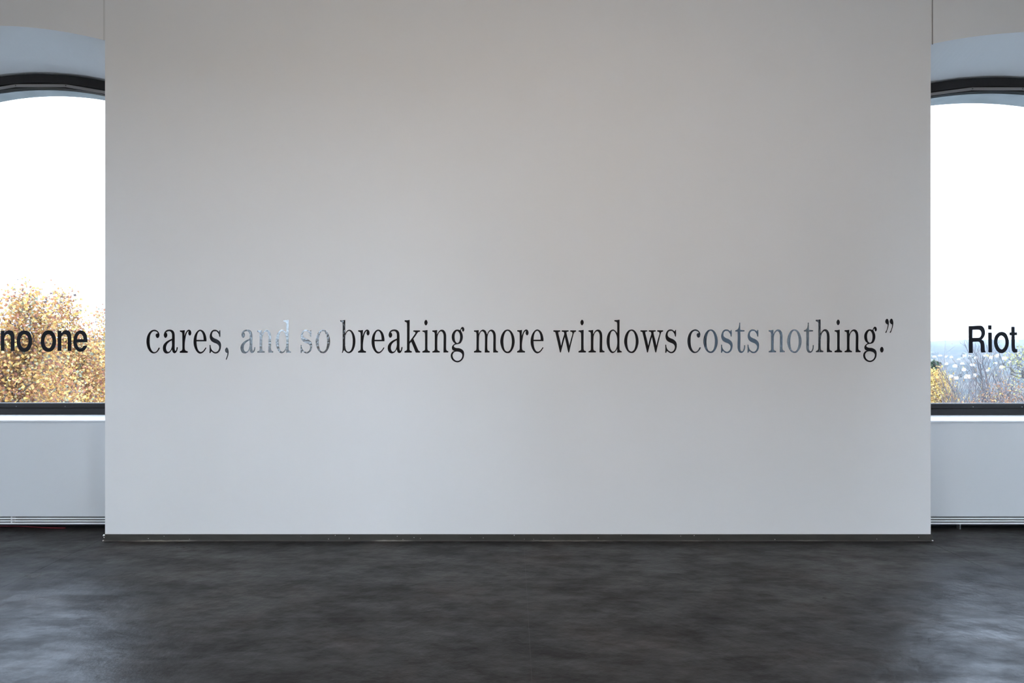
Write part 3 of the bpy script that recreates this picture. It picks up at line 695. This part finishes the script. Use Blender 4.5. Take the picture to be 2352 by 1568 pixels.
def tree(name, label, cat, group, seed, base, fork_h, blobs, npts, rmin, mat_b, leaf=None, upward=0.0, sides=4):
    rs = np.random.RandomState(seed); base = np.array(base, float)
    r = empty(name, tuple(base)); tag(r, label, cat, group)
    P = []
    wsum = sum(b[6] for b in blobs)
    for cx, cy, cz, rx, ry, rz, w in blobs:
        k = int(npts * w / wsum)
        q = rs.normal(0, 1, (k, 3)); q /= np.linalg.norm(q, axis=1)[:, None]; q *= rs.uniform(0.15, 1, (k, 1)) ** 0.45
        P.append(np.array([cx, cy, cz]) + q * (rx, ry, rz))
    P = np.concatenate(P) - base
    segs, nodes, tips = skeleton(rs, np.zeros(3), np.array([0, 0, fork_h]), P, rmin, upward)
    V, F = tubes(segs, sides)
    me = bpy.data.meshes.new('branches'); me.from_pydata(V, [], F); me.materials.append(mat_b); me.update(); link('branches', me, r)
    for lf in (leaf or []):
        c = nodes[2:] if lf.get('all') else nodes[tips]
        if lf.get('share', 1) < 1: c = c[rs.uniform(0, 1, len(c)) < lf['share']]
        v, f, t = leaves(rs, c, lf['per'], lf['spread'], lf['size'], lf.get('tint', (0, 1)), lf.get('flat', 0))
        leaf_object('foliage', v, f, t, lf['mat'], r)
    return r

AUTUMN = leaf_material('autumn_leaves', [(0.08, (0.10, 0.085, 0.085)), (0.25, (0.30, 0.13, 0.085)), (0.43, (0.47, 0.24, 0.10)), (0.62, (0.56, 0.36, 0.10)), (0.78, (0.52, 0.44, 0.22)), (0.93, (0.17, 0.20, 0.15))])
YELLOW = leaf_material('yellow_leaves', [(0.0, (0.40, 0.20, 0.07)), (0.5, (0.52, 0.36, 0.12)), (1.0, (0.48, 0.44, 0.14))])
LIME = leaf_material('lime_leaves', [(0.0, (0.20, 0.20, 0.09)), (0.5, (0.33, 0.32, 0.13)), (1.0, (0.46, 0.40, 0.16))])
NEEDLE = leaf_material('dark_needles', [(0.0, (0.025, 0.045, 0.030)), (1.0, (0.05, 0.085, 0.05))], 0.1)
BROWN = leaf_material('brown_leaves', [(0.0, (0.15, 0.08, 0.05)), (0.6, (0.28, 0.14, 0.08)), (1.0, (0.42, 0.30, 0.10))])

def at(x, y, Yd): return ((x - IMW / 2) / FPX * Yd, Yd, EYE - (y - IMH / 2) / FPX * Yd)
GZ = -12.3
# left window: autumn plane trees
def autumn(label, seed, pxs, Yd, scale_blobs, npts, per):
    bl = []
    for x, y, rx, rz, w in scale_blobs:
        c = at(x, y, Yd); k = Yd / FPX; bl.append((c[0], Yd, c[2], rx * k, rx * k * 0.6, rz * k, w))
    b = at(pxs, 0, Yd)
    return tree('autumn_tree', label, 'tree', 'autumn trees outside the left window', seed, (b[0], Yd, GZ), 6.5, bl, npts, 0.0055, BARK,
                [dict(per=per, spread=0.20, size=0.084 + 0.0016 * (Yd - 19), mat=AUTUMN, all=True)], upward=0.6)
autumn('golden autumn tree with rounded crown, left behind the word "no"', 3, 66, 19,
       [(62, 750, 60, 84, 1.2), (10, 830, 95, 90, 1.2), (-80, 860, 150, 120, 2.2), (80, 930, 120, 120, 1.6), (-20, 1000, 240, 130, 2.5)], 1500, 9)
autumn('amber autumn tree with thin top, behind the word "one"', 8, 150, 25,
       [(150, 745, 42, 78, 0.55), (150, 840, 95, 85, 1.5), (190, 940, 150, 110, 2), (260, 1000, 180, 120, 2)], 1300, 9)
autumn('lower sparse autumn tree beside the white wall edge', 14, 238, 31,
       [(236, 770, 32, 66, 0.35), (300, 850, 90, 80, 1.0), (235, 870, 80, 85, 1.2), (270, 970, 170, 110, 2)], 900, 9)
# right window
def bl_of(Yd, blobs):
    k = Yd / FPX; return [(at(x, y, Yd)[0], Yd, at(x, y, Yd)[2], rx * k, rx * k, rz * k, w) for x, y, rx, rz, w in blobs]
def rt(name, label, seed, x, Yd, blobs, n, rmin, mat, leaf, up, fork=7.0):
    b = at(x, 0, Yd)
    return tree(name, label, 'tree', None, seed, (b[0], Yd, GZ), fork, bl_of(Yd, blobs), n, rmin, mat, leaf, up, sides=3)
def shoot(rs, segs, tips, p, d, L, r, depth):
    n = max(3, int(L / 0.14)); step = L / n
    for i in range(n):
        d = d + rs.normal(0, 0.045, 3) + np.array([0, 0, 0.03]); d /= np.linalg.norm(d)
        q = p + d * step; r1 = max(r * (1 - 0.75 / n), 0.0032)
        segs.append((p, q, r, r1)); p, r = q, r1
        if depth > 0 and i > 0:
            for _ in range(2 if depth > 1 else 1):
                if rs.uniform() < 0.6:
                    a = rs.uniform(0, 2 * math.pi); side = np.array([math.cos(a), math.sin(a), 0])
                    e = d * rs.uniform(0.7, 1.2) + side * rs.uniform(0.3, 0.75); e /= np.linalg.norm(e)
                    shoot(rs, segs, tips, p, e, L * rs.uniform(0.22, 0.42), max(r * 0.6, 0.0036), depth - 1)
    tips.append(p)
def bare_tree(label, seed, Yd, xbase, leaders):
    rs = np.random.RandomState(seed); b = np.array([at(xbase, 0, Yd)[0], Yd, GZ]); segs, tips = [], []
    r = empty('bare_tree', tuple(b)); tag(r, label, 'tree')
    top = max(at(x, y, Yd)[2] for x, y in leaders); fork = np.array([0, 0, top - 5.5 - GZ])
    segs.append((np.zeros(3), fork, 0.17, 0.12))
    for x, y in leaders:
        t = np.array(at(x, y + 26, Yd + rs.uniform(-1.2, 1.2))) - b; H = rs.uniform(2.0, 2.8)
        foot = np.array([t[0] * 0.82, t[1] * 0.8, t[2] - H]); mid = (fork + foot) / 2 + rs.normal(0, 0.12, 3)
        segs += [(fork, mid, 0.07, 0.045), (mid, foot, 0.045, 0.024)]
        d = t - foot; shoot(rs, segs, tips, foot, d / np.linalg.norm(d), np.linalg.norm(d), 0.022, 2)
    V, F = tubes(segs, 3); me = bpy.data.meshes.new('branches'); me.from_pydata(V, [], F); me.materials.append(TWIG); me.update(); link('branches', me, r)
    c = np.array(tips); c = c[rs.uniform(0, 1, len(c)) < 0.07]
    v, f, tt = leaves(rs, c, 1, 0.05, 0.058, (0.4, 1)); leaf_object('yellow_leaves', v, f, tt, YELLOW, r)
    c = np.array(tips); c = c[rs.uniform(0, 1, len(c)) < 0.22]
    v, f, tt = leaves(rs, c, 3, 0.09, 0.030); leaf_object('brown_leaves', v, f, tt, BROWN, r)
bare_tree('bare grey tree with upright twigs and few yellow leaves, below the word "Riot"', 21, 19, 2275,
          [(2238, 838), (2247, 812), (2262, 826), (2268, 797), (2284, 828), (2298, 812), (2312, 836), (2326, 858), (2255, 868), (2290, 866), (2232, 880), (2345, 880), (2275, 888), (2240, 905), (2262, 900), (2300, 896), (2318, 890), (2335, 905)])
bare_tree('bare slender grey tree left of the letter R, right window', 22, 22, 2205,
          [(2178, 868), (2190, 862), (2200, 838), (2211, 826), (2222, 846), (2168, 892), (2184, 900), (2216, 884), (2228, 868), (2160, 908), (2175, 915), (2198, 905), (2208, 912), (2226, 908)])
rt('brown_thicket', 'brown leafy thicket at the foot of the right window view', 23, 2300, 15.5,
   [(2325, 915, 50, 45, 1.2), (2290, 960, 110, 45, 1.6), (2185, 965, 80, 42, 1.4)], 1500, 0.0036, TWIG,
   [dict(per=5, spread=0.13, size=0.038, mat=BROWN, share=0.75)], 1.4)
rt('lime_leaved_tree', 'tree with loose yellow-green leaves at the right edge', 24, 2420, 12,
   [(2350, 836, 40, 36, 0.8), (2405, 830, 66, 70, 1.6), (2460, 880, 110, 110, 2.4)], 700, 0.0038, BARK,
   [dict(per=6, spread=0.10, size=0.042, mat=LIME, share=0.5)], 0.4)
rt('yellow_bush', 'yellow-orange bushy tree beside the wall edge, right window', 25, 2140, 30,
   [(2146, 892, 24, 36, 1), (2110, 915, 50, 45, 1.4), (2150, 940, 40, 40, 1), (2130, 1010, 80, 90, 1.5)], 800, 0.007, BARK,
   [dict(per=12, spread=0.2, size=0.085, mat=YELLOW, all=True)], 0.8)
def conifer(label, x, ytop, Yd, seed, H=15.0, R=2.2):
    t = at(x, ytop, Yd); rs = np.random.RandomState(seed)
    gz = terrain(t[0], Yd) ; H = t[2] - gz
    r = empty('conifer', (t[0], Yd, gz)); tag(r, label, 'tree')
    segs = [(np.array([0, 0, 0.]), np.array([0, 0, H]), 0.2, 0.02)]; cs = []
    for i in range(320):
        u = rs.uniform(0, 1) ** 1.3; z = H * (1 - u * 0.85); L = 0.06 + R * u * rs.uniform(0.7, 1.05); a = rs.uniform(0, 2 * math.pi)
        d = np.array([math.cos(a), math.sin(a), -0.25]); p0 = np.array([0, 0, z]); segs.append((p0, p0 + d * L, 0.03, 0.008))
        for k in np.linspace(0.15, 1, 6): cs.append(p0 + d * L * k)
    V, F = tubes(segs, 3); me = bpy.data.meshes.new('branches'); me.from_pydata(V, [], F); me.materials.append(BARK); link('branches', me, r)
    v, f, tt = leaves(rs, np.array(cs), 5, 0.10, 0.24); leaf_object('needles', v, f, tt, NEEDLE, r)
conifer('dark green conifer top behind the yellow bush', 2147, 836, 48, 31)

# behind the camera, mirrored in the letters, plus an added unseen sky blocker
def bt(label, seed, x, y, top, n, R, leaf):
    return tree('bare_tree', label, 'tree', None, seed, (x, y, GZ), 7.0,
                [(x, y, top - R * 1.1, R, R, R * 1.2, 2), (x, y, top - R * 2.4, R * 1.4, R * 1.4, R * 1.2, 2)], n, 0.012, BARK, leaf, 0.8, sides=3)
bt('bare tree behind the viewer, mirrored in the word "and"', 41, -9.6, -14.0, 1.9, 900, 1.2, [dict(per=4, spread=0.15, size=0.15, mat=BROWN, share=0.8)])
bt('leafy brown tree behind the viewer, mirrored in the word "so"', 42, -6.4, -15.0, 2.7, 900, 1.2, [dict(per=5, spread=0.15, size=0.15, mat=BROWN, share=0.8)])
tree('sky_blocker_tree', 'added autumn tree behind the viewer, unseen crown blocking sky light', 'tree', None, 43, (-4.6, -15.5, GZ), 13.5,
     [(-6.8, -15.5, 6.2, 2.6, 1.8, 2.2, 2), (-5.0, -15.5, 8.0, 2.2, 1.8, 1.8, 1)], 420, 0.012, BARK, [dict(per=6, spread=0.2, size=0.17, mat=AUTUMN, share=0.9)], 0.4, sides=3)  # crown added out of view to dim sky light on the left
bld = empty('grey_building', (18.5, -44.0, GZ)); tag(bld, 'grey rendered building behind the viewer, enlarged to block sky, mirrored in the word "costs"', 'building')
box('walls', -9.5, 9.5, -5, 5, 0, 26.5, principled('grey_render', (0.105, 0.12, 0.135), 0.9, noise=(0.6, (0.08, 0.092, 0.105), 0.6)), bld)  # made taller and wider to cut sky light on the right
box('roof', -9.8, 9.8, -5.3, 5.3, 26.5, 26.9, principled('dark_roof', (0.06, 0.06, 0.065), 0.8), bld)
WINM = principled('far_window_glass', (0.05, 0.06, 0.07), 0.15)
for fx in range(5):
    for fz in range(7): box('window', -6.3 + fx * 2.9, -5.3 + fx * 2.9, 4.98, 5.05, 1.6 + fz * 3.4, 3.1 + fz * 3.4, WINM, bld)

# ------------------------------------------------------------------ haze over the valley
hm, hn, hl, hout = new_mat('valley_haze')
hv = hn.new('ShaderNodeVolumeScatter'); hv.inputs['Color'].default_value = (0.66, 0.80, 1.0, 1); hv.inputs['Density'].default_value = 0.00012
hl.new(hv.outputs[0], hout.inputs['Volume'])
hz = box('valley_haze', 80, 2600, 180, 2900, -70, 60, hm); tag(hz, 'pale blue haze over the valley and hills', 'haze', kind='stuff')
